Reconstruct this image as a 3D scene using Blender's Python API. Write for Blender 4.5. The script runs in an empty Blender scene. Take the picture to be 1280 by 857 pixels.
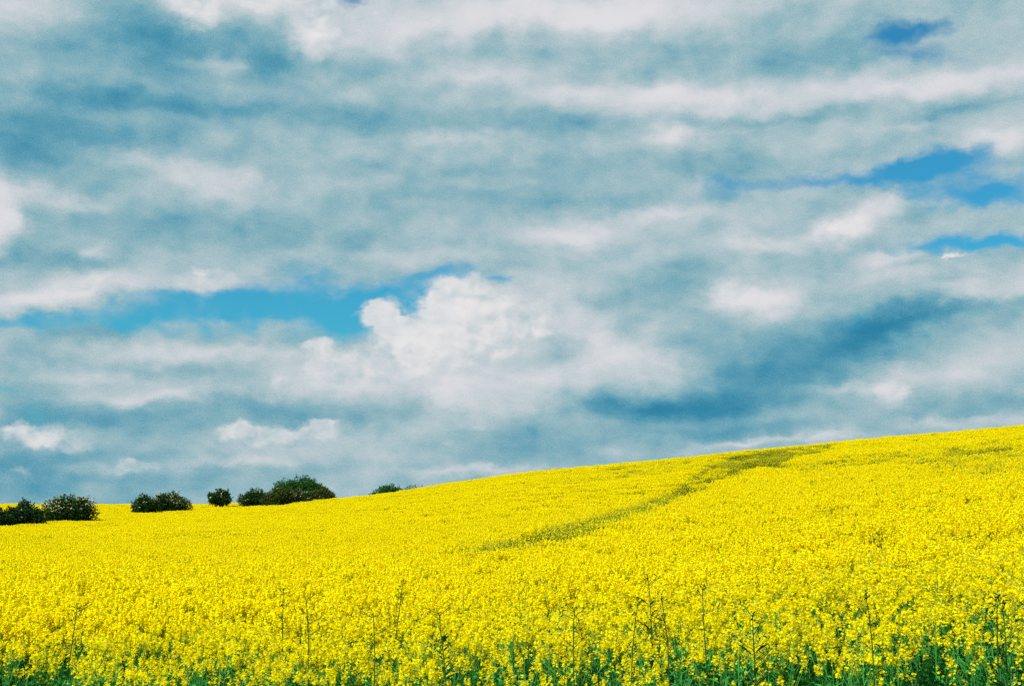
import bpy, math, random
import numpy as np
from mathutils import Vector

# ------------------------------------------------------------------ scene, camera, light
scn = bpy.context.scene
R = math.radians
W0, H0 = 1280.0, 857.0
FPX = 1545.0                     # focal length in photo pixels
PITCH = R(7.8)
ZC = 2.3                         # eye height over the near ground (standing on the field bank)

cam_d = bpy.data.cameras.new("camera")
cam_d.sensor_width = 36.0
cam_d.lens = FPX / W0 * 36.0
cam_d.clip_start = 0.1
cam_d.clip_end = 12000
cam = bpy.data.objects.new("camera", cam_d)
scn.collection.objects.link(cam)
cam.location = (0, 0, ZC)
cam.rotation_euler = (R(90) + PITCH, 0, 0)
scn.camera = cam

scn.render.engine = 'CYCLES'
scn.cycles.use_denoising = False
scn.cycles.max_bounces = 4
scn.cycles.diffuse_bounces = 2
scn.cycles.transmission_bounces = 3
scn.cycles.transparent_max_bounces = 4
scn.view_settings.view_transform = 'Standard'
scn.view_settings.look = 'None'
scn.view_settings.gamma = 1
scn.view_settings.exposure = 0.75
scn.view_settings.use_curve_mapping = False

SUN_EL, SUN_AZ = 50.0, -132.0     # azimuth from +Y (the view direction), clockwise positive: left, a little behind
sd = bpy.data.lights.new("sun", 'SUN')
sd.energy = 5.0
sd.angle = R(0.53)
sd.color = (1.0, 0.95, 0.86)
sun = bpy.data.objects.new("sun", sd)
scn.collection.objects.link(sun)
sv = Vector((math.sin(R(SUN_AZ)) * math.cos(R(SUN_EL)), math.cos(R(SUN_AZ)) * math.cos(R(SUN_EL)), math.sin(R(SUN_EL))))
sun.rotation_euler = sv.to_track_quat('Z', 'Y').to_euler()
sun.location = sv * 300


def px_dir(px, py):
    """direction (unit, world) in which a photo pixel looks"""
    x = (px - W0 / 2) / FPX
    y = -(py - H0 / 2) / FPX
    c, s = math.cos(PITCH), math.sin(PITCH)
    v = Vector((x, c - y * s, s + y * c))
    return v.normalized()


def px_azel(px, py):
    v = px_dir(px, py)
    return math.degrees(math.atan2(v.x, v.y)), math.degrees(math.asin(v.z))


# ------------------------------------------------------------------ world: Nishita sky with a broken cloud layer by direction
world = bpy.data.worlds.new("World")
scn.world = world
world.use_nodes = True
nt = world.node_tree
for n in list(nt.nodes):
    nt.nodes.remove(n)
N, L = nt.nodes, nt.links


def nd(kind, **kw):
    n = N.new(kind)
    for k, v in kw.items():
        setattr(n, k, v)
    return n


def math_n(op, a=None, b=None, c=None, clamp=False):
    n = nd('ShaderNodeMath', operation=op)
    n.use_clamp = clamp
    for i, v in enumerate((a, b, c)):
        if v is None:
            continue
        if isinstance(v, (int, float)):
            n.inputs[i].default_value = v
        else:
            L.new(v, n.inputs[i])
    return n.outputs[0]


def vmath(op, a, b=None, c=None):
    n = nd('ShaderNodeVectorMath', operation=op)
    for i, v in enumerate((a, b, c)):
        if v is None:
            continue
        if isinstance(v, (tuple, list)):
            n.inputs[i].default_value = v
        else:
            L.new(v, n.inputs[i])
    return n.outputs['Value'] if op in ('DOT_PRODUCT', 'LENGTH') else n.outputs[0]


def noise(vec, scale, detail=6, rough=0.55, lac=2.0, out=0, dist=0.0):
    n = nd('ShaderNodeTexNoise')
    n.noise_dimensions = '3D'
    n.inputs['Scale'].default_value = scale
    n.inputs['Detail'].default_value = detail
    n.inputs['Roughness'].default_value = rough
    n.inputs['Lacunarity'].default_value = lac
    n.inputs['Distortion'].default_value = dist
    L.new(vec, n.inputs['Vector'])
    return n.outputs[out]


def maprange(v, a, b, c=0.0, d=1.0, mode='SMOOTHSTEP'):
    n = nd('ShaderNodeMapRange')
    n.interpolation_type = mode
    L.new(v, n.inputs[0])
    for i, q in enumerate((a, b, c, d)):
        n.inputs[1 + i].default_value = q
    return n.outputs[0]


def scaled(vec, s, off=(0, 0, 0)):
    return vmath('MULTIPLY_ADD', vec, s, off)


tc = nd('ShaderNodeTexCoord')
sep = nd('ShaderNodeSeparateXYZ')
L.new(tc.outputs['Generated'], sep.inputs[0])
az = math_n('MULTIPLY', math_n('ARCTAN2', sep.outputs[0], sep.outputs[1]), 57.29578)
el = math_n('MULTIPLY', math_n('ARCSINE', sep.outputs[2]), 57.29578)
cmb = nd('ShaderNodeCombineXYZ')
L.new(az, cmb.inputs[0]); L.new(el, cmb.inputs[1])
ae = cmb.outputs[0]                                   # azimuth, elevation in degrees

# warps: a slow one and a billowing fine one
w1 = vmath('SUBTRACT', noise(scaled(ae, (1, 1.6, 1), (3, 7, 1)), 0.16, 3, 0.5, out=1), (0.5, 0.5, 0.5))
w2 = vmath('SUBTRACT', noise(scaled(ae, (1, 1.4, 1), (31, 17, 5)), 0.75, 6, 0.6, out=1), (0.5, 0.5, 0.5))
wa = vmath('MULTIPLY_ADD', w1, (3.2, 1.5, 0), ae)
wa = vmath('MULTIPLY_ADD', w2, (2.2, 1.1, 0), wa)      # stratus coordinates
wc = vmath('MULTIPLY_ADD', w2, (1.5, 1.25, 0), ae)     # cumulus coordinates

DEG = math.degrees(1 / FPX)


def blob_sum(coords, blobs, start):
    acc = None
    for (bx, by, rx, ry, ang, wgt) in blobs:
        a0, e0 = px_azel(bx, by)
        m = nd('ShaderNodeMapping')
        m.vector_type = 'TEXTURE'
        m.inputs['Location'].default_value = (a0, e0, 0)
        m.inputs['Rotation'].default_value = (0, 0, R(ang))
        m.inputs['Scale'].default_value = (rx * DEG, ry * DEG, 1)
        if acc is None:
            L.new(coords, m.inputs[0])
        else:                                          # chained so that the masses are evaluated one after another
            L.new(vmath('MULTIPLY_ADD', acc, (1e-7, 1e-7, 0), coords), m.inputs[0])
        g = math_n('POWER', 0.37, vmath('DOT_PRODUCT', m.outputs[0], m.outputs[0]))
        cx = nd('ShaderNodeVectorMath', operation='MULTIPLY_ADD')
        L.new(g, cx.inputs[0])
        cx.inputs[1].default_value = wgt
        if acc is None:
            cx.inputs[2].default_value = start
        else:
            L.new(acc, cx.inputs[2])
        acc = cx.outputs[0]
    return acc


#  stratus field: (x, y, rx, ry, tilt, (coverage, brightness, 0))
ST = [
    # blue holes
    (330, 374, 170, 28, 0, (-1.35, 0, 0)), (470, 388, 70, 30, 10, (-.85, 0, 0)), (560, 347, 60, 11, 3, (-.7, 0, 0)),
    (70, 408, 110, 14, 6, (-.9, 0, 0)), (200, 395, 90, 25, 0, (-.45, 0, 0)), (400, 335, 60, 10, 0, (-.3, 0, 0)),
    (1142, 42, 45, 17, 0, (-1.1, 0, 0)), (1160, 72, 60, 10, -5, (-.6, 0, 0)), (1090, 50, 70, 25, 0, (-.3, -.1, 0)),
    (1050, 222, 130, 12, 4, (-.8, 0, 0)), (1170, 203, 80, 18, 5, (-1.0, 0, 0)), (1240, 240, 90, 20, -4, (-1.0, 0, 0)),
    (1230, 303, 100, 11, 0, (-1.1, 0, 0)), (450, 2, 22, 10, 0, (-.7, 0, 0)), (622, 356, 16, 7, 0, (-.7, 0, 0)),
    (40, 590, 190, 55, 0, (0, -.34, 0)), (20, 475, 60, 50, 0, (-.4, -.15, 0)), (330, 590, 200, 40, 0, (0, -.06, 0)), (330, 505, 140, 16, 0, (-.1, -.14, 0)), (110, 520, 120, 20, 0, (-.2, -.16, 0)),
    (20, 180, 50, 30, 0, (-.25, -.15, 0)), (900, 225, 60, 8, 0, (-.35, 0, 0)),
    # shaded, teal bases
    (140, 55, 110, 55, 0, (0, -.30, 0)), (255, 58, 70, 36, 0, (0, -.28, 0)), (350, 82, 50, 24, -15, (0, -.40, 0)), (200, 30, 40, 30, 0, (0, -.2, 0)), (1010, 425, 130, 46, 12, (0, -.06, 0)), (440, 92, 40, 14, 0, (0, -.2, 0)),
    (150, 128, 190, 12, 2, (0, -.28, 0)), (60, 185, 110, 40, 0, (0, -.30, 0)), (200, 175, 120, 20, 0, (0, -.2, 0)),
    (430, 150, 180, 22, 0, (0, -.22, 0)), (560, 215, 170, 12, 0, (0, -.16, 0)), (280, 285, 210, 24, 0, (0, -.22, 0)), (60, 322, 90, 16, 0, (0, -.3, 0)),
    (600, 60, 120, 14, 0, (0, -.12, 0)), (930, 200, 120, 14, 0, (0, -.2, 0)), (1010, 70, 90, 22, 0, (0, -.22, 0)), (700, 165, 90, 16, 0, (0, -.2, 0)),
    (980, 145, 160, 8, 0, (0, -.18, 0)), (830, 60, 110, 16, 0, (0, -.14, 0)), (1200, 140, 90, 7, 4, (0, -.22, 0)), (640, 245, 140, 12, 0, (0, -.15, 0)),
    (840, 508, 110, 15, 0, (0, -.40, 0)), (985, 468, 130, 34, 18, (0, -.34, 0)), (1085, 420, 100, 26, 22, (0, -.30, 0)), (1180, 395, 120, 14, 6, (0, -.3, 0)),
    (900, 440, 100, 36, 0, (0, -.22, 0)), (780, 500, 90, 16, 0, (0, -.2, 0)), (700, 540, 220, 14, 0, (0, -.10, 0)), (940, 535, 160, 10, 0, (0, -.2, 0)),
    (1200, 510, 100, 18, 0, (0, -.2, 0)), (110, 415, 50, 12, 0, (.6, -.25, 0)), (180, 460, 240, 10, 0, (.25, -.1, 0)), (420, 520, 260, 16, 0, (.1, -.14, 0)),
    (880, 345, 80, 16, 0, (0, -.22, 0)), (810, 370, 60, 22, 0, (0, -.15, 0)), (650, 560, 120, 20, 0, (0, -.2, 0)),
    # lit parts
    (30, 15, 90, 22, 0, (0, .32, 0)), (243, 15, 42, 20, 0, (.3, .60, 0)), (330, 10, 60, 14, 0, (0, .3, 0)), (560, 20, 220, 26, 0, (0, .32, 0)), (760, 18, 150, 26, 0, (.2, .40, 0)),
    (395, 48, 26, 26, 0, (0, .45, 0)), (280, 80, 36, 13, 0, (0, .36, 0)), (500, 50, 80, 20, 0, (0, .2, 0)), (600, 98, 60, 13, 0, (0, .34, 0)), (850, 120, 130, 19, 0, (.2, .46, 0)), (710, 125, 60, 12, 0, (0, .2, 0)),
    (1190, 105, 150, 15, 2, (.2, .40, 0)), (1050, 108, 40, 14, 0, (0, .25, 0)), (845, 172, 34, 12, 0, (0, .38, 0)), (560, 173, 66, 9, 0, (0, .28, 0)), (1110, 160, 50, 7, 0, (0, .2, 0)),
    (1260, 172, 50, 16, 0, (.3, .42, 0)), (255, 222, 70, 20, -6, (0, .34, 0)), (310, 212, 20, 12, 0, (0, .2, 0)), (170, 200, 60, 12, 0, (0, .2, 0)),
    (0, 275, 22, 36, 0, (.3, .62, 0)), (60, 243, 70, 9, -4, (0, .24, 0)), (120, 315, 18, 9, 0, (0, .3, 0)),
    (30, 380, 60, 12, 12, (.9, .34, 0)), (110, 360, 70, 13, 14, (.9, .36, 0)), (260, 350, 34, 11, 4, (.95, .28, 0)),
    (720, 292, 70, 13, 0, (.1, .42, 0)), (800, 270, 80, 10, 4, (0, .2, 0)), (880, 268, 60, 10, 0, (.1, .2, 0)), (1055, 282, 42, 14, 12, (.7, .55, 0)), (1120, 252, 36, 12, 0, (.85, .26, 0)),
    (945, 302, 40, 10, 0, (.1, .3, 0)), (520, 320, 90, 10, 0, (.1, .14, 0)), (1110, 322, 40, 10, 0, (.4, .3, 0)),
    (930, 368, 44, 22, 0, (.2, .62, 0)), (1225, 362, 90, 13, 2, (.3, .34, 0)), (1150, 345, 60, 9, 0, (.2, .2, 0)),
    (520, 476, 90, 30, 0, (.5, .28, 0)), (430, 475, 60, 24, 4, (.5, .24, 0)), (640, 400, 60, 36, -20, (.3, .30, 0)), (600, 500, 110, 22, 0, (.2, .16, 0)), (820, 450, 90, 30, 0, (.1, .12, 0)), (690, 440, 34, 10, 20, (0, -.14, 0)),
    (730, 400, 60, 22, -30, (.2, .26, 0)), (790, 440, 80, 24, -8, (.2, .24, 0)), (680, 475, 100, 24, 0, (.3, .26, 0)), (345, 552, 120, 20, 0, (.2, .16, 0)), (60, 552, 110, 18, 0, (.2, .14, 0)), (570, 520, 50, 20, 0, (0, .12, 0)), (850, 400, 50, 12, 0, (0, .1, 0)), (760, 350, 90, 16, 0, (.1, .1, 0)),
    (260, 438, 150, 12, 1, (.8, .26, 0)), (80, 465, 100, 12, -3, (.5, .25, 0)), (190, 492, 90, 8, 2, (.5, .28, 0)), (400, 470, 80, 22, 0, (.4, .1, 0)),
    (160, 588, 60, 9, 0, (.5, .30, 0)), (590, 585, 80, 6, 0, (.3, .34, 0)), (300, 578, 90, 8, 0, (.4, .22, 0)), (450, 570, 60, 7, 0, (.2, .1, 0)),
    (1115, 492, 22, 14, 60, (.1, .40, 0)), (1060, 488, 60, 9, 0, (0, .26, 0)), (1230, 440, 110, 22, 8, (0, .16, 0)), (1160, 470, 60, 10, 0, (0, .15, 0)),
    (930, 552, 40, 5, 0, (0, .34, 0)), (1020, 550, 50, 5, 0, (0, .26, 0)), (1200, 528, 90, 6, 0, (0, .2, 0)),
]
#  cumulus field with crisp edges: (cumulus, shading, 0)
CU = [
    (478, 402, 26, 24, 0, (1.1, 0, 0)), (470, 388, 20, 14, 0, (.6, .1, 0)), (562, 380, 38, 32, 0, (1.35, .15, 0)), (605, 405, 46, 30, -15, (1.1, .05, 0)), (520, 425, 36, 30, 0, (1.1, .25, 0)),
    (402, 432, 30, 13, 6, (.85, .0, 0)), (430, 465, 55, 26, 10, (.75, -.06, 0)), (632, 388, 52, 32, -30, (.85, -.06, 0)), (690, 410, 50, 24, -30, (.45, -.08, 0)), (520, 470, 60, 20, 0, (.6, -.05, 0)), (585, 440, 45, 22, 0, (.9, 0, 0)), (350, 480, 14, 14, 50, (.6, 0, 0)),
    (572, 511, 22, 12, 0, (.85, -.1, 0)), (598, 536, 14, 6, 0, (.75, -.05, 0)), (560, 552, 14, 6, 0, (.55, -.1, 0)),
    (302, 540, 30, 11, 0, (1.0, -.06, 0)), (345, 550, 52, 13, 0, (.9, -.16, 0)), (402, 535, 32, 13, 0, (1.05, -.04, 0)), (320, 575, 70, 9, 0, (.45, -.2, 0)),
    (40, 540, 50, 13, 0, (.9, -.04, 0)), (75, 558, 44, 10, 0, (.6, -.16, 0)), (158, 580, 16, 10, 0, (.8, -.1, 0)), (190, 586, 15, 8, 0, (.75, -.1, 0)),
    (240, 6, 40, 22, -25, (.95, .0, 0)), (400, 40, 34, 34, -30, (.75, -.05, 0)), (330, 0, 60, 16, -10, (.8, -.05, 0)), (470, 25, 70, 26, -10, (.45, -.1, 0)),
    (1050, 283, 34, 11, 10, (.8, -.02, 0)), (1120, 254, 28, 12, 0, (.5, -.15, 0)), (925, 366, 36, 18, 0, (.7, -.02, 0)), (110, 358, 60, 11, 16, (.65, -.16, 0)), (262, 347, 32, 10, 0, (.85, -.14, 0)),
    (345, 560, 75, 8, 0, (0, -.4, 0)), (50, 562, 60, 9, 0, (0, -.4, 0)), (520, 490, 150, 22, 0, (0, -.3, 0)), (670, 440, 50, 24, 0, (0, -.25, 0)), (610, 455, 40, 14, 0, (0, -.16, 0)), (572, 520, 24, 6, 0, (0, -.3, 0)), (175, 592, 50, 7, 0, (0, -.4, 0)),
    (1189, 319, 18, 5, 0, (.9, .1, 0)), (682, 332, 14, 6, 0, (.6, 0, 0)), (30, 592, 20, 8, 0, (.45, -.1, 0)),
]
st = blob_sum(wa, ST, (1.12, 0.50, 0))
cu = blob_sum(wc, CU, (0.0, 0.68, 0))
s1 = nd('ShaderNodeSeparateXYZ'); L.new(st, s1.inputs[0])
s2 = nd('ShaderNodeSeparateXYZ'); L.new(cu, s2.inputs[0])

# fractal detail, stretched along the horizon
nA = noise(scaled(vmath('MULTIPLY_ADD', w2, (1.2, .8, 0), ae), (1, 2.0, 1), (9, 4, 2)), 0.27, 8, 0.54)
nB = noise(scaled(vmath('MULTIPLY_ADD', w1, (2, 1, 0), ae), (1, 1.6, 1), (51, 4, 9)), 0.62, 8, 0.58)
nG = noise(ae, 16.0, 2, 0.7)
bco = scaled(vmath('MULTIPLY_ADD', w1, (2, 1, 0), ae), (1, 1.45, 1), (13, 24, 6))
nR = math_n('SUBTRACT', noise(bco, 0.38, 5, 0.5), noise(scaled(bco, (1, 1, 1), (-.5, .7, 0)), 0.38, 5, 0.5))
covf = math_n('MULTIPLY_ADD', math_n('SUBTRACT', nA, .5), 1.5, s1.outputs[0])
covf = math_n('MULTIPLY_ADD', math_n('SUBTRACT', nB, .5), 0.6, covf)
cov = maprange(covf, 0.02, 0.96, 0.02, 1.0)
brf = math_n('MULTIPLY_ADD', math_n('SUBTRACT', nA, .5), 0.34, s1.outputs[1])
brf = math_n('MULTIPLY_ADD', math_n('SUBTRACT', nB, .5), 0.34, brf)
brf = math_n('MULTIPLY_ADD', nR, 0.55, brf)
brf = math_n('MULTIPLY_ADD', brf, 0.80, 0.185)
brf = math_n('MULTIPLY_ADD', math_n('SUBTRACT', nG, .5), 0.36, brf)

cco = scaled(vmath('MULTIPLY_ADD', w2, (.8, .6, 0), ae), (1, 1.25, 1), (2, 8, 4))
nC = noise(cco, 1.0, 7, 0.54)
nD = math_n('SUBTRACT', noise(cco, 0.75, 5, 0.5), noise(scaled(cco, (1, 1, 1), (-.28, .42, 0)), 0.75, 5, 0.5))
cuf = math_n('MULTIPLY_ADD', math_n('SUBTRACT', nC, .5), 1.2, s2.outputs[0])
cuc = maprange(cuf, 0.26, 0.94, 0.0, 0.95)
cub = math_n('MULTIPLY_ADD', math_n('SUBTRACT', nC, .5), 0.5, s2.outputs[1])
cub = math_n('MULTIPLY_ADD', nD, 1.25, cub)
cub = math_n('MULTIPLY_ADD', math_n('SUBTRACT', nG, .5), 0.24, cub)


def ramp(v, stops):
    n = nd('ShaderNodeValToRGB')
    n.color_ramp.interpolation = 'LINEAR'
    e = n.color_ramp.elements
    while len(e) < len(stops):
        e.new(0.5)
    for i, (p, c) in enumerate(stops):
        e[i].position = p
        e[i].color = (*c, 1)
    L.new(v, n.inputs[0])
    return n.outputs[0]


def srgb(r, g, b):
    f = lambda c: (c / 255 / 12.92) if c / 255 < .04045 else ((c / 255 + .055) / 1.055) ** 2.4
    return (f(r), f(g), f(b))


stcol = ramp(brf, [(0.0, srgb(44, 126, 160)), (0.14, srgb(62, 139, 169)), (0.32, srgb(98, 160, 181)), (0.50, srgb(142, 181, 191)), (0.69, srgb(184, 200, 206)), (0.88, srgb(212, 215, 220)), (1.0, srgb(222, 221, 225))])
cucol = ramp(cub, [(0.1, srgb(140, 178, 190)), (0.42, srgb(188, 203, 209)), (0.7, srgb(220, 221, 223)), (0.95, srgb(233, 230, 230))])
mixc = nd('ShaderNodeMix'); mixc.data_type = 'RGBA'
L.new(cuc, mixc.inputs[0]); L.new(stcol, mixc.inputs[6]); L.new(cucol, mixc.inputs[7])
covt = math_n('MAXIMUM', cov, cuc)

sky = nd('ShaderNodeTexSky', sky_type='NISHITA')
sky.sun_disc = False
sky.sun_elevation = R(SUN_EL)
sky.sun_rotation = R(SUN_AZ)
sky.air_density = 1.3
sky.dust_density = 0.4
sky.ozone_density = 2.0
tint = nd('ShaderNodeMix'); tint.data_type = 'RGBA'; tint.blend_type = 'MULTIPLY'
tint.inputs[0].default_value = 1.0
L.new(sky.outputs[0], tint.inputs[6]); tint.inputs[7].default_value = (0.15, 0.82, 1.05, 1)   # the film's cyan cast
bg1 = nd('ShaderNodeBackground'); bg1.inputs[1].default_value = 0.0595
L.new(tint.outputs[2], bg1.inputs[0])
bg2 = nd('ShaderNodeBackground'); bg2.inputs[1].default_value = 0.595
L.new(mixc.outputs[2], bg2.inputs[0])
mx = nd('ShaderNodeMixShader')
L.new(covt, mx.inputs[0]); L.new(bg1.outputs[0], mx.inputs[1]); L.new(bg2.outputs[0], mx.inputs[2])
wo = nd('ShaderNodeOutputWorld')
L.new(mx.outputs[0], wo.inputs[0])
world.cycles.sampling_method = 'NONE'

# ------------------------------------------------------------------ terrain
CROP = 1.15
ridge_tab = [(-700, 634, 250), (-300, 632, 230), (0, 629.5, 212), (130, 629.5, 202), (300, 628, 188), (430, 621, 172), (530, 607.5, 162),
             (640, 591, 150), (760, 579, 142), (870, 569, 135), (960, 559, 130), (1050, 550, 126), (1280, 530, 120), (1700, 500, 116)]
rt = np.array([(math.degrees(math.atan2(px_dir(p, y).x, px_dir(p, y).y)), math.asin(px_dir(p, y).z), r) for p, y, r in ridge_tab])
P_TAB = np.array([(-700, 3.2), (0, 3.0), (200, 2.7), (430, 2.0), (640, 1.6), (900, 1.3), (1280, 1.15), (1700, 1.1)])
P_AZ = np.array([math.degrees(math.atan2((p - 640), FPX)) for p in P_TAB[:, 0]])


def h_raw(r, a):
    Rr = np.interp(a, rt[:, 0], rt[:, 2])
    e = np.interp(a, rt[:, 0], rt[:, 1])
    Hh = ZC + Rr * np.tan(e) - CROP
    p = np.interp(a, P_AZ, P_TAB[:, 1])
    s = np.clip(r / Rr, 0, 1)
    over = np.clip(r - Rr, 0, 600)
    return Hh * s ** p - 0.0016 * np.minimum(over, 60) ** 2 - 0.05 * np.clip(over - 60, 0, 500)


def ground_h(x, y):
    x = np.asarray(x, float); y = np.asarray(y, float)
    r = np.hypot(x, y)
    a = np.degrees(np.arctan2(x, y))
    z = 0
    for dr, da in ((-7, -.7), (-3, .9), (0, 0), (3, -.9), (7, .7)):
        z = z + h_raw(np.maximum(r + dr, 0), a + da)
    und = 0.10 * np.sin(x * .11 + 1.3) * np.sin(y * .083 + .4) + 0.05 * np.sin(x * .31 + y * .17)
    return z / 5 + und * np.clip(r / 40, 0, 1) * (r < 400)


def cast(px, py, lift=CROP):
    """where the sight line through a photo pixel meets the crop top; None over the ridge"""
    d = px_dir(px, py)
    t = np.arange(4, 240, 0.25)
    x, y, z = d.x * t, d.y * t, ZC + d.z * t
    below = z < ground_h(x, y) + lift
    i = int(np.argmax(below))
    if not below[i]:
        return None
    return float(x[i]), float(y[i])


def cast_safe(px, py):
    for k in range(40):
        c = cast(px, py + k * 0.7)
        if c:
            return c
    return cast(px, py + 40)


# ------------------------------------------------------------------ materials
def mat(name, col, rough=0.7, trans=0.0, var=0.0, hue=None, spec=0.3):
    """leafy surfaces: diffuse plus translucent, each small island a slightly different tone"""
    m = bpy.data.materials.new(name)
    m.use_nodes = True
    t = m.node_tree
    for n in list(t.nodes):
        t.nodes.remove(n)
    out = t.nodes.new('ShaderNodeOutputMaterial')
    b = t.nodes.new('ShaderNodeBsdfPrincipled')
    b.inputs['Roughness'].default_value = rough
    b.inputs['Specular IOR Level'].default_value = spec
    src = None
    if var > 0:
        g = t.nodes.new('ShaderNodeNewGeometry')
        oi = t.nodes.new('ShaderNodeObjectInfo')
        ad = t.nodes.new('ShaderNodeMath'); ad.operation = 'ADD'
        fr = t.nodes.new('ShaderNodeMath'); fr.operation = 'FRACT'
        t.links.new(g.outputs['Random Per Island'], ad.inputs[0]); t.links.new(oi.outputs['Random'], ad.inputs[1])
        t.links.new(ad.outputs[0], fr.inputs[0])
        cr = t.nodes.new('ShaderNodeValToRGB')
        e = cr.color_ramp.elements
        h = hue or col
        e[0].position = 0; e[0].color = (*[c * (1 - var) for c in h], 1)
        e[1].position = 1; e[1].color = (*[min(.9, c * (1 + var * .5)) for c in col], 1)
        mid = e.new(.45); mid.color = (*col, 1)
        t.links.new(fr.outputs[0], cr.inputs[0])
        src = cr.outputs[0]
        t.links.new(src, b.inputs['Base Color'])
    else:
        b.inputs['Base Color'].default_value = (*col, 1)
    if trans > 0:
        tr = t.nodes.new('ShaderNodeBsdfTranslucent')
        if src:
            t.links.new(src, tr.inputs[0])
        else:
            tr.inputs[0].default_value = (*col, 1)
        ms = t.nodes.new('ShaderNodeMixShader'); ms.inputs[0].default_value = trans
        t.links.new(b.outputs[0], ms.inputs[1]); t.links.new(tr.outputs[0], ms.inputs[2])
        t.links.new(ms.outputs[0], out.inputs[0])
    else:
        t.links.new(b.outputs[0], out.inputs[0])
    return m


M_PETAL = mat('petal', (0.90, 0.84, 0.002), .9, .50, .08, hue=(0.90, 0.54, 0.002), spec=.0)
M_BUD = mat('bud', (0.30, 0.34, 0.02), .8, .2, .3, spec=.1)
M_STEM = mat('stem_green', (0.06, 0.26, 0.045), .7, .15, .35, spec=.08)
M_LEAF = mat('crop_leaf', (0.022, 0.20, 0.034), .7, .25, .5, spec=.08)
M_OLIVES = mat('thin_crop_leaf', (0.034, 0.070, 0.006), .8, .2, .5, spec=.03)
M_STALK = mat('stalk_dark', (0.014, 0.070, 0.014), .8, .0, .3, spec=.05)
M_HAW = mat('hawthorn_leaf', (0.013, 0.042, 0.007), .6, .12, .5, hue=(0.005, 0.018, 0.005), spec=.04)
M_HAWD = mat('dark_leaf', (0.010, 0.038, 0.009), .6, .15, .5, hue=(0.008, 0.025, 0.010), spec=.04)
M_OAK = mat('oak_leaf', (0.020, 0.085, 0.012), .6, .2, .5, hue=(0.008, 0.035, 0.012), spec=.04)
M_OLIVE = mat('olive_leaf', (0.034, 0.058, 0.010), .6, .15, .5, hue=(0.022, 0.04, 0.014), spec=.04)
M_BLOS = mat('blossom', (0.38, 0.38, 0.20), .8, .2, .3, spec=.1)
M_BARK = mat('bark', (0.06, 0.05, 0.038), .9)

mg = bpy.data.materials.new('field_soil')
mg.use_nodes = True
t = mg.node_tree
b = t.nodes['Principled BSDF']
b.inputs['Roughness'].default_value = .95
tcg = t.nodes.new('ShaderNodeTexCoord')
nz = t.nodes.new('ShaderNodeTexNoise'); nz.inputs['Scale'].default_value = 3.0; nz.inputs['Detail'].default_value = 8
cr = t.nodes.new('ShaderNodeValToRGB')
cr.color_ramp.elements[0].position = .38; cr.color_ramp.elements[0].color = (0.018, 0.06, 0.018, 1)
cr.color_ramp.elements[1].position = .62; cr.color_ramp.elements[1].color = (0.06, 0.10, 0.03, 1)
t.links.new(tcg.outputs['Object'], nz.inputs[0]); t.links.new(nz.outputs[0], cr.inputs[0]); t.links.new(cr.outputs[0], b.inputs['Base Color'])


# ------------------------------------------------------------------ mesh helpers
def mesh_polys(name, V, F, mi, mats):
    me = bpy.data.meshes.new(name)
    me.from_pydata([tuple(v) for v in V], [], F)
    for m in mats:
        me.materials.append(m)
    if len(mats) > 1:
        me.polygons.foreach_set('material_index', np.array(mi, dtype=np.int32))
    me.update()
    return me


class MB:
    def __init__(s):
        s.V = []; s.F = []; s.M = []

    def quad(s, c, u, v, m=0):
        i = len(s.V)
        s.V += [c - u - v, c + u - v, c + u + v, c - u + v]
        s.F.append((i, i + 1, i + 2, i + 3)); s.M.append(m)

    def tri(s, a, b_, c, m=0):
        i = len(s.V)
        s.V += [a, b_, c]; s.F.append((i, i + 1, i + 2)); s.M.append(m)

    def leaf(s, base, tip, width, m=0):
        """pointed leaf bent in the middle: two quads meeting on a fold"""
        d = tip - base
        n = np.cross(d, (0.3, 0.2, 1.0)); n /= (np.linalg.norm(n) + 1e-6)
        mid = base + d * .5 + np.array((0, 0, 0.12)) * np.linalg.norm(d)
        i = len(s.V)
        s.V += [base, mid - n * width, tip, mid + n * width]
        s.F += [(i, i + 1, i + 2), (i, i + 2, i + 3)]; s.M += [m, m]

    def tube(s, pts, radii, sides=4, m=0):
        pts = [np.array(p, float) for p in pts]
        rings = []
        for k, p in enumerate(pts):
            d = pts[min(k + 1, len(pts) - 1)] - pts[max(k - 1, 0)]
            d /= (np.linalg.norm(d) + 1e-9)
            a = np.cross(d, (1, 0, 0) if abs(d[0]) < .8 else (0, 1, 0)); a /= np.linalg.norm(a)
            c = np.cross(d, a)
            r = []
            for q in range(sides):
                th = 2 * math.pi * q / sides
                r.append(len(s.V)); s.V.append(p + (a * math.cos(th) + c * math.sin(th)) * radii[k])
            rings.append(r)
        for A, B in zip(rings[:-1], rings[1:]):
            for q in range(sides):
                s.F.append((A[q], A[(q + 1) % sides], B[(q + 1) % sides], B[q])); s.M.append(m)
        s.F.append(tuple(rings[-1])); s.M.append(m)
        s.F.append(tuple(reversed(rings[0]))); s.M.append(m)

    def mesh(s, name, mats):
        return mesh_polys(name, s.V, s.F, s.M, mats)


def link(name, me, parent=None, coll=None):
    o = bpy.data.objects.new(name, me)
    (coll or scn.collection).objects.link(o)
    if parent:
        o.parent = parent
    return o


def empty(name, loc, label, cat, group=None):
    o = bpy.data.objects.new(name, None)
    scn.collection.objects.link(o)
    o.location = loc
    o.empty_display_size = .2
    o['label'] = label; o['category'] = cat
    if group:
        o['group'] = group
    return o


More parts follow.
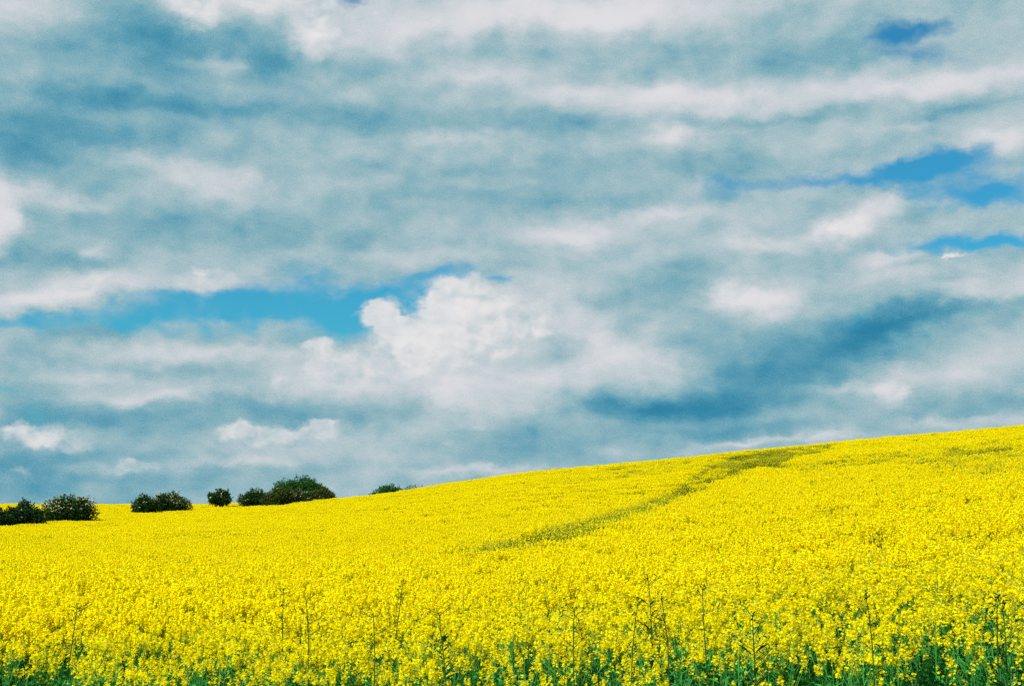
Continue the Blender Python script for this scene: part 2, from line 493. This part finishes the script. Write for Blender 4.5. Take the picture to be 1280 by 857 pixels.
# ------------------------------------------------------------------ ground: one polar sheet out to the horizon
rad = np.concatenate([np.linspace(0.0, 20, 14), np.linspace(22, 260, 90), np.geomspace(280, 8000, 24)])
ang = np.concatenate([np.linspace(-180, -45, 16)[:-1], np.linspace(-45, 45, 121), np.linspace(45, 180, 16)[1:-1]])
V = []
F = []
for r_ in rad:
    a_ = np.radians(ang)
    x_ = r_ * np.sin(a_); y_ = r_ * np.cos(a_)
    zz = ground_h(x_, y_)
    w = np.clip((r_ - 250) / 600, 0, 1)
    V += [(x_[i], y_[i], zz[i] * (1 - w) - 30 * w) for i in range(len(ang))]
na = len(ang)
for i in range(len(rad) - 1):
    for j in range(na):
        k = (j + 1) % na
        F.append((i * na + j, (i + 1) * na + j, (i + 1) * na + k, i * na + k))
gme = mesh_polys('ground', V, F, None, [mg])
for p in gme.polygons:
    p.use_smooth = True
go = link('ground', gme)
go['kind'] = 'structure'


# ------------------------------------------------------------------ rapeseed plants
def petals(mb, c, rng, size, simple):
    """one open flower: four petals in a shallow cross, or a single small face when far"""
    n = np.array((rng.gauss(0, .6), rng.gauss(0, .6), .75)); n /= np.linalg.norm(n)
    a = np.cross(n, (rng.random() - .5, rng.random() - .5, .1)); a /= np.linalg.norm(a)
    b2 = np.cross(n, a)
    if simple:
        mb.quad(c, a * size * .5, b2 * size * .42, 0)
        return
    for q in range(4):
        th = q * math.pi / 2
        d = a * math.cos(th) + b2 * math.sin(th)
        e = -a * math.sin(th) + b2 * math.cos(th)
        i = len(mb.V)
        mb.V += [c, c + d * size * .42 - e * size * .24 + n * size * .08, c + d * size * .56 + n * size * .05, c + d * size * .42 + e * size * .24 + n * size * .08]
        mb.F.append((i, i + 1, i + 2, i + 3)); mb.M.append(0)


def head(mb, base, axis, rng, nf, size, simple, radius=.030, length=.085):
    """raceme: buds at the tip, a dome of open flowers below"""
    for k in range(nf):
        u = rng.random()
        th = rng.random() * 6.283
        rr = radius * (1.0 - .55 * u) * (0.7 + .45 * rng.random())
        c = base + axis * length * u + np.array((math.cos(th) * rr, math.sin(th) * rr, 0))
        petals(mb, c, rng, size * rng.uniform(.8, 1.2), simple)
    for k in range(2 if simple else 5):
        c = base + axis * (length * 1.0 + .01 * rng.random()) + np.array((rng.gauss(0, .006), rng.gauss(0, .006), 0))
        a = np.array((.005, 0, .002)); b2 = np.array((0, .002, .007))
        mb.quad(c, a, b2, 1)


def plant_parts(rng, height, nheads, nf, simple, leafy=1.0, flower=.020):
    """returns (stem MB, foliage MB, [(head MB)])"""
    st_, fo, heads = MB(), MB(), []
    lean = np.array((rng.gauss(0, .05), rng.gauss(0, .05), 0))
    main = [np.array((0, 0, 0.0)), lean * .4 + (0, 0, height * .45), lean + (0, 0, height * .93)]
    sides = 3
    st_.tube(main, (.007, .0055, .003), sides)
    tips = [(main[2], np.array((lean[0], lean[1], 1.0)))]
    for k in range(nheads - 1):
        u = rng.uniform(.45, .8)
        th = rng.random() * 6.283
        p0 = main[0] * (1 - u) + main[2] * u
        out = rng.uniform(.08, .2)
        p2 = p0 + np.array((math.cos(th) * out, math.sin(th) * out, 0))
        p2[2] = height * rng.uniform(.66 if leafy > 2 else .74, .97)
        p1 = (p0 + p2) / 2 + np.array((math.cos(th), math.sin(th), 0)) * .02
        st_.tube([p0, p1, p2], (.004, .0035, .0025), sides)
        tips.append((p2, np.array((math.cos(th) * .2, math.sin(th) * .2, 1.0))))
    for p, ax in tips:
        hb = MB()
        head(hb, p - np.array((0, 0, .02)), ax / np.linalg.norm(ax), rng, nf, flower, simple)
        heads.append(hb)
        # young pods / pedicels under the flowers
        for k in range(4 if not simple else 1):
            th = rng.random() * 6.283
            q = p - np.array((0, 0, .03 + .12 * rng.random()))
            fo.leaf(q, q + np.array((math.cos(th) * .035, math.sin(th) * .035, .025)), .003)
    nl = int((14 if not simple else 5) * leafy)
    for k in range(nl):
        u = rng.uniform(.08, .82) ** .8
        th = rng.random() * 6.283
        p0 = main[0] * (1 - u) + main[2] * u
        ln = rng.uniform(.08, .2) * (1.25 - .8 * u)
        fo.leaf(p0, p0 + np.array((math.cos(th) * ln, math.sin(th) * ln, ln * rng.uniform(-.3, .7))), ln * rng.uniform(.14, .24))
    return st_, fo, heads


def merge(dst, src, off=np.zeros(3), rot=0.0, sc=1.0, mmap=None):
    c, s_ = math.cos(rot), math.sin(rot)
    i0 = len(dst.V)
    for v in src.V:
        dst.V.append(np.array((v[0] * c - v[1] * s_, v[0] * s_ + v[1] * c, v[2])) * sc + off)
    for f, m in zip(src.F, src.M):
        dst.F.append(tuple(i0 + k for k in f)); dst.M.append(m if mmap is None else mmap[m])


ALLM = [M_PETAL, M_BUD, M_STEM, M_LEAF]
src_coll = bpy.data.collections.new('crop_sources')


def whole_plant(rng, *a, **k):
    s_, f_, hs = plant_parts(rng, *a, **k)
    m = MB()
    merge(m, s_, mmap={0: 2}); merge(m, f_, mmap={0: 3})
    for h in hs:
        merge(m, h)
    return m


rng = random.Random(4)
sources = []       # names sort alphabetically: this is the instance index


def add_source(mb, tagname):
    me = mb.mesh(tagname, ALLM)
    o = bpy.data.objects.new('%02d_%s' % (len(sources), tagname), me)
    src_coll.objects.link(o)
    sources.append(o)
    return len(sources) - 1


S_NEAR = [add_source(whole_plant(rng, rng.uniform(1.0, 1.15), rng.choice((8, 9, 10)), 30, False, .7), 'plant') for _ in range(7)]
S_EDGE = [add_source(whole_plant(rng, rng.uniform(.85, 1.1), rng.choice((4, 5)), 12, False, 2.4), 'edge_plant') for _ in range(6)]


def clump(rng, radius, nplants, heads, nf, size, flowery=1.0, hmul=1.0, leafy=1.0):
    m = MB()
    for k in range(nplants):
        r_ = radius * math.sqrt(rng.random()); th = rng.random() * 6.283
        fl = flowery if rng.random() < flowery or flowery >= 1 else flowery * .4
        p = whole_plant(rng, rng.uniform(.97, 1.17) * hmul, heads, max(1, int(nf * fl)), True, leafy, size)
        merge(m, p, np.array((math.cos(th) * r_, math.sin(th) * r_, 0)), rng.random() * 6.283)
    return m


S_MID = [add_source(clump(rng, .32, 8, 9, 44, .0180, leafy=.3), 'clump') for _ in range(6)]
S_FAR = [add_source(clump(rng, .6, 24, 8, 24, .027, leafy=.2), 'far_clump') for _ in range(6)]
S_SPRIG = [add_source(whole_plant(rng, rng.uniform(1.28, 1.42), 3, 4, False, 1.2), 'sprig') for _ in range(4)]
ALLM = [M_PETAL, M_BUD, M_OLIVES, M_OLIVES]
S_GREEN = [add_source(clump(rng, .5, 20, 4, 1, .026, .3, .98, 4.0), 'green_clump') for _ in range(4)]

# --- the wheel track and thinner places, given on the hillside as polygons
def world_poly(pts):
    return [cast_safe(*p) for p in pts]


def inside(poly, x, y):
    res = np.zeros(len(x), bool)
    n = len(poly)
    j = n - 1
    for i in range(n):
        xi, yi = poly[i]; xj, yj = poly[j]
        cond = ((yi > y) != (yj > y)) & (x < (xj - xi) * (y - yi) / (yj - yi + 1e-12) + xi)
        res ^= cond
        j = i
    return res


def band(center):
    up = [(x, y - w * 1.4) for x, y, w in center]
    dn = [(x, y + w * 1.4) for x, y, w in reversed(center)]
    return world_poly(up + dn)


track = band([(590, 685, 2), (650, 675, 5), (720, 660, 7.5), (780, 643, 7), (830, 622, 8), (865, 604, 10), (900, 588, 10), (940, 575, 8), (990, 564, 6), (1045, 557, 4)])
track2 = band([(955, 580, 3), (1010, 583, 4), (1080, 573, 5), (1180, 566, 6), (1285, 562, 6)])
track3 = band([(1165, 575, 8), (1225, 572, 14), (1290, 566, 18)])
track4 = band([(660, 607, 3), (760, 592, 5), (850, 580, 6), (930, 568, 5)])
track5 = band([(-20, 676, 4), (60, 668, 4), (110, 661, 4), (160, 656, 2)])
track6 = band([(180, 668, 2), (230, 664, 4), (330, 662, 4), (420, 668, 2)])

# ------------------------------------------------------------------ scatter
nr = np.random.default_rng(7)
pts = []          # x, y, idx, rot, scale


def ring(r0, r1, dens, azmax=33.0, jitter=True):
    A = math.radians(2 * azmax) * (r1 * r1 - r0 * r0) / 2
    n = int(A * dens)
    r_ = np.sqrt(nr.uniform(r0 * r0, r1 * r1, n))
    a_ = np.radians(nr.uniform(-azmax, azmax, n))
    return r_ * np.sin(a_), r_ * np.cos(a_)


EDGE = 9.3                                   # the crop begins here

def edge_line(x):
    return EDGE + .4 - .40 * np.clip(x, -6, 6) + .35 * np.sin(x * .9 + .6) + .25 * np.sin(x * 2.3)


# near plants, one by one
x, y = ring(8, 14.5, 34, 34)
depth = y - edge_line(x)
keep = (depth > 0) & (nr.random(len(x)) < np.clip(.34 + depth / 5.5, 0, 1))
x, y, depth = x[keep], y[keep], depth[keep]
pe = np.clip(1 - depth / 3.6, 0, 1)
isedge = nr.random(len(x)) < pe * .85
near = []
for i in range(len(x)):
    near.append((x[i], y[i], (S_EDGE if isedge[i] else S_NEAR)[nr.integers(0, 6)] if depth[i] < 2.6 or nr.random() > .022 else S_SPRIG[nr.integers(0, 4)], nr.uniform(0, 6.28), float((.88 + .12 * min(1, depth[i] / 5)) * nr.uniform(.92, 1.07))))

# the 300 that show largest: nearest ones inside the frame become things of their own
def in_frame(x, y, z):
    c, s = math.cos(PITCH), math.sin(PITCH)
    dz = z - ZC
    f_ = y * c + dz * s
    up = -y * s + dz * c
    return 640 + FPX * x / f_, H0 / 2 - FPX * up / f_


order = sorted(range(len(near)), key=lambda i: near[i][1])
single = []
for i in order:
    X, Y, idx, ro, sc = near[i]
    u, v = in_frame(X, Y, 1.02 * sc)
    if -5 < u < 1285 and v < 872 and len(single) < 290:
        single.append(i)
sset = set(single)
for i in range(len(near)):
    if i not in sset:
        pts.append(near[i])

# middle and far clumps
for (r0, r1, dens, S, gsc) in ((14.5, 55, 5.6, S_MID, 1.0), (55, 262, 1.75, S_FAR, 1.0)):
    x, y = ring(r0, r1, dens, 31)
    Rr = np.interp(np.degrees(np.arctan2(x, y)), rt[:, 0], rt[:, 2])
    k = np.hypot(x, y) < Rr + 14
    x, y = x[k], y[k]
    green = np.zeros(len(x))
    for poly, pr in ((track, .97), (track2, .85), (track3, .6), (track4, .6), (track5, .5), (track6, .35)):
        green = np.maximum(green, inside(poly, x, y) * pr)
    low = .5 + .25 * np.sin(x * .05 + y * .021) + .25 * np.sin(x * .13 - y * .06 + 2)
    green = np.maximum(green, (.05 if r0 > 50 else .012) * low ** 2)
    g = nr.random(len(x)) < green
    big = 1 + .05 * np.sin(x * .35 + 1) * np.sin(y * .22) + .03 * np.sin(x * 1.1 + y * .7)
    for i in range(len(x)):
        S_ = S_GREEN if g[i] else S
        pts.append((x[i], y[i], S_[nr.integers(0, len(S_))], nr.uniform(0, 6.28), float(big[i] * nr.uniform(.93, 1.06))))

P = np.array(pts)
zz = ground_h(P[:, 0], P[:, 1])
cme = bpy.data.meshes.new('rapeseed_crop')
cme.vertices.add(len(P))
cme.vertices.foreach_set('co', np.column_stack([P[:, 0], P[:, 1], zz]).astype(np.float32).ravel())
at = cme.attributes.new('idx', 'INT', 'POINT'); at.data.foreach_set('value', P[:, 2].astype(np.int32))
at = cme.attributes.new('rot', 'FLOAT', 'POINT'); at.data.foreach_set('value', P[:, 3].astype(np.float32))
at = cme.attributes.new('siz', 'FLOAT', 'POINT'); at.data.foreach_set('value', P[:, 4].astype(np.float32))
cme.update()
crop = link('rapeseed_crop', cme)
crop['kind'] = 'stuff'
crop['label'] = 'dense yellow flowering rapeseed crop covering the whole hillside'
crop['category'] = 'rapeseed crop'

ng = bpy.data.node_groups.new('crop_scatter', 'GeometryNodeTree')
ng.interface.new_socket('Geometry', in_out='INPUT', socket_type='NodeSocketGeometry')
ng.interface.new_socket('Geometry', in_out='OUTPUT', socket_type='NodeSocketGeometry')
gi = ng.nodes.new('NodeGroupInput'); gout = ng.nodes.new('NodeGroupOutput')
ci = ng.nodes.new('GeometryNodeCollectionInfo')
ci.inputs['Collection'].default_value = src_coll
ci.inputs['Separate Children'].default_value = True
ci.inputs['Reset Children'].default_value = True
iop = ng.nodes.new('GeometryNodeInstanceOnPoints')
iop.inputs['Pick Instance'].default_value = True


def attr(name, typ):
    n = ng.nodes.new('GeometryNodeInputNamedAttribute')
    n.data_type = typ
    n.inputs['Name'].default_value = name
    return n.outputs['Attribute']


cx = ng.nodes.new('ShaderNodeCombineXYZ')
ng.links.new(attr('rot', 'FLOAT'), cx.inputs[2])
ng.links.new(gi.outputs[0], iop.inputs['Points'])
ng.links.new(ci.outputs[0], iop.inputs['Instance'])
ng.links.new(attr('idx', 'INT'), iop.inputs['Instance Index'])
ng.links.new(cx.outputs[0], iop.inputs['Rotation'])
ng.links.new(attr('siz', 'FLOAT'), iop.inputs['Scale'])
ng.links.new(iop.outputs[0], gout.inputs[0])
md = crop.modifiers.new('scatter', 'NODES')
md.node_group = ng

# ------------------------------------------------------------------ single plants at the near edge
PLANT_LABEL = {'edge': 'leafy rapeseed plant with few yellow flower heads at the near edge of the field',
               'full': 'rapeseed plant with full yellow flower heads at the near edge of the field'}
protos = []
prng = random.Random(11)
for k in range(12):
    edge = k % 2 == 0
    s_, f_, hs = plant_parts(prng, prng.uniform(.85, 1.1) if edge else prng.uniform(1.0, 1.15), prng.choice((4, 5)) if edge else prng.choice((7, 8)),
                             16 if edge else 28, False, 2.4 if edge else 1.0)
    protos.append((edge, s_.mesh('stem', [M_STEM]), f_.mesh('foliage', [M_LEAF]), [h.mesh('flower_head', [M_PETAL, M_BUD]) for h in hs]))
edge_p = [p for p in protos if p[0]]
full_p = [p for p in protos if not p[0]]
for i in single:
    X, Y, idx, ro, sc = near[i]
    isE = idx in S_EDGE
    pr = prng.choice(edge_p if isE else full_p)
    o = empty('rapeseed_plant', (X, Y, float(ground_h(X, Y))), PLANT_LABEL['edge' if isE else 'full'], 'rapeseed plant', 'rapeseed plants along the near edge of the field' if isE else 'full rapeseed plants near the front of the field')
    o.rotation_euler = (0, 0, ro); o.scale = (sc, sc, sc)
    link('stem', pr[1], o); link('foliage', pr[2], o)
    for h in pr[3]:
        link('flower_head', h, o)


# ------------------------------------------------------------------ tall stalks standing over the crop
def stalk(px, ytop, ybase, kind, label, seed):
    r = random.Random(seed)
    c = cast_safe(px, ybase)
    X, Y = c
    gz = float(ground_h(X, Y))
    d = px_dir(px, ytop)
    ztop = ZC + d.z * (Y / d.y)
    Hh = ztop - gz
    o = empty('rapeseed_stalk', (X, Y, gz), label, 'stalk', 'tall stalks over the crop')
    sm = MB()
    lean = r.uniform(-.12, .12)
    P_ = [np.array((lean * (u ** 2) + .012 * math.sin(u * 7 + seed), .02 * math.sin(u * 5), Hh * u)) for u in (0, .3, .55, .75, .9, 1)]
    sm.tube(P_, (.005, .005, .0045, .0045, .004, .003), 5)
    n = {'bare': 9, 'leafy': 16, 'twiggy': 13}[kind]
    for k in range(n):
        u = r.uniform(.55, 1)
        j = min(4, int(np.searchsorted((0, .3, .55, .75, .9, 1), u)) - 1)
        p0 = P_[j] + (P_[j + 1] - P_[j]) * ((u - (0, .3, .55, .75, .9, 1)[j]) / ((0, .3, .55, .75, .9, 1)[j + 1] - (0, .3, .55, .75, .9, 1)[j]))
        th = r.choice((0, math.pi)) + r.gauss(0, .6)
        ln = r.uniform(.03, .12) if kind != 'bare' else r.uniform(.02, .06)
        p1 = p0 + np.array((math.cos(th) * ln, math.sin(th) * ln, ln * r.uniform(.3, 1.0)))
        sm.tube([p0, (p0 + p1) / 2 + (0, 0, -.004), p1], (.003, .0025, .002), 4)
        bm_ = MB()
        for q in range(r.choice((3, 5, 7))):
            c_ = p1 + np.array((r.gauss(0, .010), r.gauss(0, .010), r.gauss(0, .012)))
            bm_.leaf(c_, c_ + np.array((r.gauss(0, .02), r.gauss(0, .02), r.uniform(.005, .03))), .006)
        link('bud_cluster', bm_.mesh('bud_cluster', [M_STALK]), o)
    bm_ = MB()
    for q in range(12):
        c_ = P_[-1] + np.array((r.gauss(0, .010), r.gauss(0, .010), r.uniform(-.05, .012)))
        bm_.leaf(c_, c_ + np.array((r.gauss(0, .02), r.gauss(0, .02), r.uniform(.005, .03))), .007)
    link('stem', sm.mesh('stem', [M_STALK]), o)
    link('bud_cluster', bm_.mesh('bud_cluster', [M_STALK]), o)
    if kind == 'leafy':
        lm = MB()
        for q in range(10):
            u = r.uniform(.45, .85)
            th = r.random() * 6.28; ln = r.uniform(.06, .13)
            p0 = np.array((lean * u * u, 0, Hh * u))
            lm.leaf(p0, p0 + np.array((math.cos(th) * ln, math.sin(th) * ln, ln * .7)), ln * .16)
        link('foliage', lm.mesh('foliage', [M_STALK]), o)


stalk(820, 718, 762, 'leafy', 'tallest dark stalk with side twigs, right of centre in the field', 1)
stalk(489, 728, 772, 'bare', 'tall thin bare stalk left of centre, above the yellow flowers', 2)
stalk(838, 744, 788, 'twiggy', 'short dark stalk just right of the tallest stalk', 3)
stalk(560, 764, 808, 'leafy', 'dark topped stalk right of the tall thin bare stalk', 4)
stalk(715, 758, 802, 'twiggy', 'thin stalk between the dark topped stalk and the tallest stalk', 5)
stalk(786, 750, 794, 'bare', 'slim bare stalk just left of the tallest stalk', 6)
stalk(357, 736, 780, 'bare', 'slim tall stalk in the left half, standing left of a lower twiggy one', 7)
stalk(390, 748, 792, 'twiggy', 'lower twiggy stalk in the left half, beside a slim tall one', 8)
stalk(468, 765, 809, 'twiggy', 'low twiggy stalk just left of the tall thin bare stalk', 9)
stalk(940, 768, 812, 'leafy', 'leafy dark stalk right of the tallest stalk, above the flowers', 10)
stalk(882, 735, 779, 'bare', 'faint thin stalk between the tallest stalk and the leafy dark one', 11)
stalk(1248, 750, 794, 'bare', 'slim stalk near the right edge, left of its leafy neighbour', 12)
stalk(1264, 755, 799, 'leafy', 'rightmost leafy dark stalk above the yellow flowers', 13)
stalk(1098, 742, 786, 'bare', 'lone slim stalk between the middle and the right edge', 14)
stalk(80, 756, 800, 'twiggy', 'leftmost twiggy stalk above the yellow flowers', 15)


# ------------------------------------------------------------------ hawthorns and trees on the brow
def bush(px0, px1, ytop, ybase, name, label, cat, leafm, blossom, seed, dist=None, trunks=3, nleaf=9000, leafsize=.085, lobes=9, group=None, under=.12, depthk=.8, crown_lo=0.0):
    r = random.Random(seed)
    pc = (px0 + px1) / 2
    if dist is None:
        X, Y = cast_safe(pc, ybase)
    else:
        d = px_dir(pc, ybase)
        X, Y = d.x / d.y * dist, dist
    gz = float(ground_h(X, Y))
    d = px_dir(pc, ytop)
    ztop = ZC + d.z * (Y / d.y)
    Hh = ztop - gz
    Wd = (px1 - px0) / FPX * Y / math.cos(PITCH)
    o = empty(name, (X, Y, gz), label, cat, group)
    o.rotation_euler = (0, 0, -math.atan2(X, Y))
    lo = Hh * under + crown_lo
    # lobes of uneven size fill the outline
    LB = []
    for k in range(lobes):
        u = (k + .5) / lobes * 2 - 1
        top = Hh * (1 - .22 * abs(u) ** 3) * r.uniform(.80, 1.0)
        if k == lobes // 2:
            top = Hh
        hh = (top - lo)
        rx = Wd * r.uniform(.17, .25)
        cxx = u * (Wd / 2 - rx * .8)
        cy = r.uniform(-.25, .25) * Wd * depthk * .6
        LB.append((cxx, cy, lo + hh * .5, rx, min(Wd * depthk * .3, 2.2) * r.uniform(.7, 1.1), hh * .5))
        LB.append((cxx + r.uniform(-.6, .6) * rx, cy + r.uniform(-.5, .5), lo + hh * r.uniform(.6, .76), rx * .62, rx * .6, hh * .27))
    wts = [a[3] * a[5] for a in LB]
    mb = MB(); bl = MB()
    holes = [(r.choice(LB), r.random()) for _ in range(0)]
    for k in range(nleaf):
        a = r.choices(LB, wts)[0]
        th = r.random() * 6.283; ph = math.acos(r.uniform(-1, 1))
        rr = (r.random() ** .28)
        n = np.array((math.sin(ph) * math.cos(th), math.sin(ph) * math.sin(th), math.cos(ph)))
        lump = 1 + .19 * math.sin(n[0] * 9 + a[0] * 3 + seed) * math.sin(n[2] * 8 + a[1] * 5) + r.gauss(0, .05)
        c = np.array((a[0], a[1], a[2])) + n * np.array((a[3], a[4], a[5])) * rr * lump
        if c[2] < .25:
            continue
        nn = n * .7 + np.array((r.gauss(0, .6), r.gauss(0, .6), r.gauss(0, .6)))
        nn /= np.linalg.norm(nn) + 1e-6
        u_ = np.cross(nn, (r.random() - .5, r.random() - .5, r.random())); u_ /= np.linalg.norm(u_) + 1e-6
        v_ = np.cross(nn, u_)
        s_ = leafsize * r.uniform(.6, 1.3)
        i = len(mb.V)
        mb.V += [c - u_ * s_, c + v_ * s_ * .55, c + u_ * s_, c - v_ * s_ * .55]
        mb.F.append((i, i + 1, i + 2, i + 3)); mb.M.append(0)
        pat = math.sin(c[0] * 2.1 + seed) + math.sin(c[2] * 3.3 + c[0] * 1.3 + seed * 2) + math.sin(c[1] * 2.5)
        if blossom > 0 and rr > .88 and n[2] > -.15 and c[2] > Hh * .5 and r.random() < blossom * (1 if pat > 0.2 else .18):
            for q in range(3):
                c2 = c + n * .05 + np.array((r.gauss(0, .07), r.gauss(0, .07), r.gauss(0, .05)))
                bl.quad(c2, u_ * .042, v_ * .04, 0)
    # shoots that break the outline
    for k in range(12):
        a = r.choice(LB)
        th = r.uniform(.1, 3.04)
        p = np.array((a[0] + math.cos(th) * a[3] * .95, a[1], a[2] + math.sin(th) * a[5] * .95))
        dr = np.array((math.cos(th) * .5 + r.gauss(0, .2), r.gauss(0, .2), math.sin(th) * .7 + .3)); dr /= np.linalg.norm(dr)
        for q in range(7):
            c2 = p + dr * q * .055
            mb.quad(c2, np.array((r.gauss(0, .05), r.gauss(0, .05), r.gauss(0, .03))), np.array((r.gauss(0, .03), .01, .04)), 0)
    tm = MB()
    for k in range(trunks):
        u = (k + .5) / trunks * 2 - 1 if trunks > 1 else 0
        bx = u * Wd * .22
        tm = tm if trunks == 0 else tm
        tx = bx + r.uniform(-.1, .1) * Wd
        p = [(bx, 0, -.15), (bx + (tx - bx) * .3, r.uniform(-.1, .1), Hh * .25), (tx, r.uniform(-.2, .2), Hh * .5), (tx + r.uniform(-.2, .2), 0, Hh * .8)]
        t1 = MB()
        R0 = .05 + .018 * Hh
        t1.tube(p, (R0, R0 * .8, R0 * .5, R0 * .15), 7)
        for q in range(5):
            z0 = Hh * r.uniform(.25, .5)
            s0 = np.array((bx + (tx - bx) * z0 / Hh, 0, z0))
            th = r.uniform(0, 6.28)
            e0 = s0 + np.array((math.cos(th) * Wd * .22, math.sin(th) * Wd * .15, Hh * r.uniform(.15, .35)))
            t1.tube([s0, (s0 + e0) / 2 + (0, 0, -.05), e0], (R0 * .45, R0 * .3, R0 * .1), 5)
        link('trunk', t1.mesh('trunk', [M_BARK]), o)
    link('crown', mb.mesh('crown', [leafm]), o)
    if bl.V:
        link('blossom', bl.mesh('blossom', [M_BLOS]), o)
    return o


HG = 'hawthorn bushes along the brow'
bush(-26, 17, 633, 656, 'hawthorn_bush', 'low dark bush cut by the left edge of the picture', 'bush', M_HAWD, 0, 21, group=HG)
bush(6, 58, 624, 655, 'hawthorn_bush', 'dark green bush without blossom, left of the big blossoming one', 'bush', M_HAWD, .02, 22, group=HG)
bush(50, 121, 616.5, 650, 'hawthorn_bush', 'largest blossoming hawthorn, right end of the left row of bushes', 'bush', M_HAW, .30, 23, group=HG, nleaf=16000, lobes=11)
bush(165, 197, 617, 640, 'hawthorn_bush', 'small hawthorn with light blossom, left half of a pair', 'bush', M_HAW, .28, 24, group=HG, leafsize=.095)
bush(188, 240, 613.5, 638, 'hawthorn_bush', 'wide hawthorn with cream blossom on its right side, right half of a pair', 'bush', M_HAW, .34, 25, group=HG, leafsize=.095, nleaf=11000)
bush(259, 290, 609.5, 633, 'hawthorn_bush', 'small round bush standing alone on bare stems', 'bush', M_HAW, .05, 26, group=HG, trunks=3, leafsize=.095, under=.36, lobes=5)
bush(298, 338, 610, 631, 'hawthorn_bush', 'dark hawthorn with sparse blossom at the left of the tree clump', 'bush', M_HAW, .15, 27, group=HG, leafsize=.10)
bush(326, 374, 606, 630, 'hawthorn_bush', 'olive green bush in front of the left side of the oak tree', 'bush', M_OLIVE, .03, 28, group=HG, leafsize=.10)
bush(356, 389, 611, 627.5, 'hawthorn_bush', 'low bush with pale blossom in front of the oak tree', 'bush', M_HAW, .6, 29, group=HG, leafsize=.095)
bush(382, 421, 607.5, 624.5, 'hawthorn_bush', 'brownish olive bush at the right end of the tree clump', 'bush', M_OLIVE, .05, 30, group=HG, leafsize=.10)
bush(336, 409, 593, 622, 'oak_tree', 'broad dark green tree rising behind the clump of bushes', 'tree', M_OAK, 0, 31, dist=205, trunks=1, nleaf=15000, leafsize=.15, lobes=8, under=.3)
bush(459, 512, 604, 618, 'oak_tree', 'flat topped green tree crown showing over the brow', 'tree', M_OAK, 0, 32, dist=200, trunks=1, nleaf=9000, leafsize=.13, lobes=8, under=.3)
bush(494, 542, 603.5, 616, 'low_hedge', 'thin low hedge top showing over the brow, right of a flat topped tree crown', 'hedge', M_OLIVE, 0, 33, dist=196, trunks=2, nleaf=2600, leafsize=.095, lobes=9, under=.2)

print('instances', len(P), 'singles', len(single))
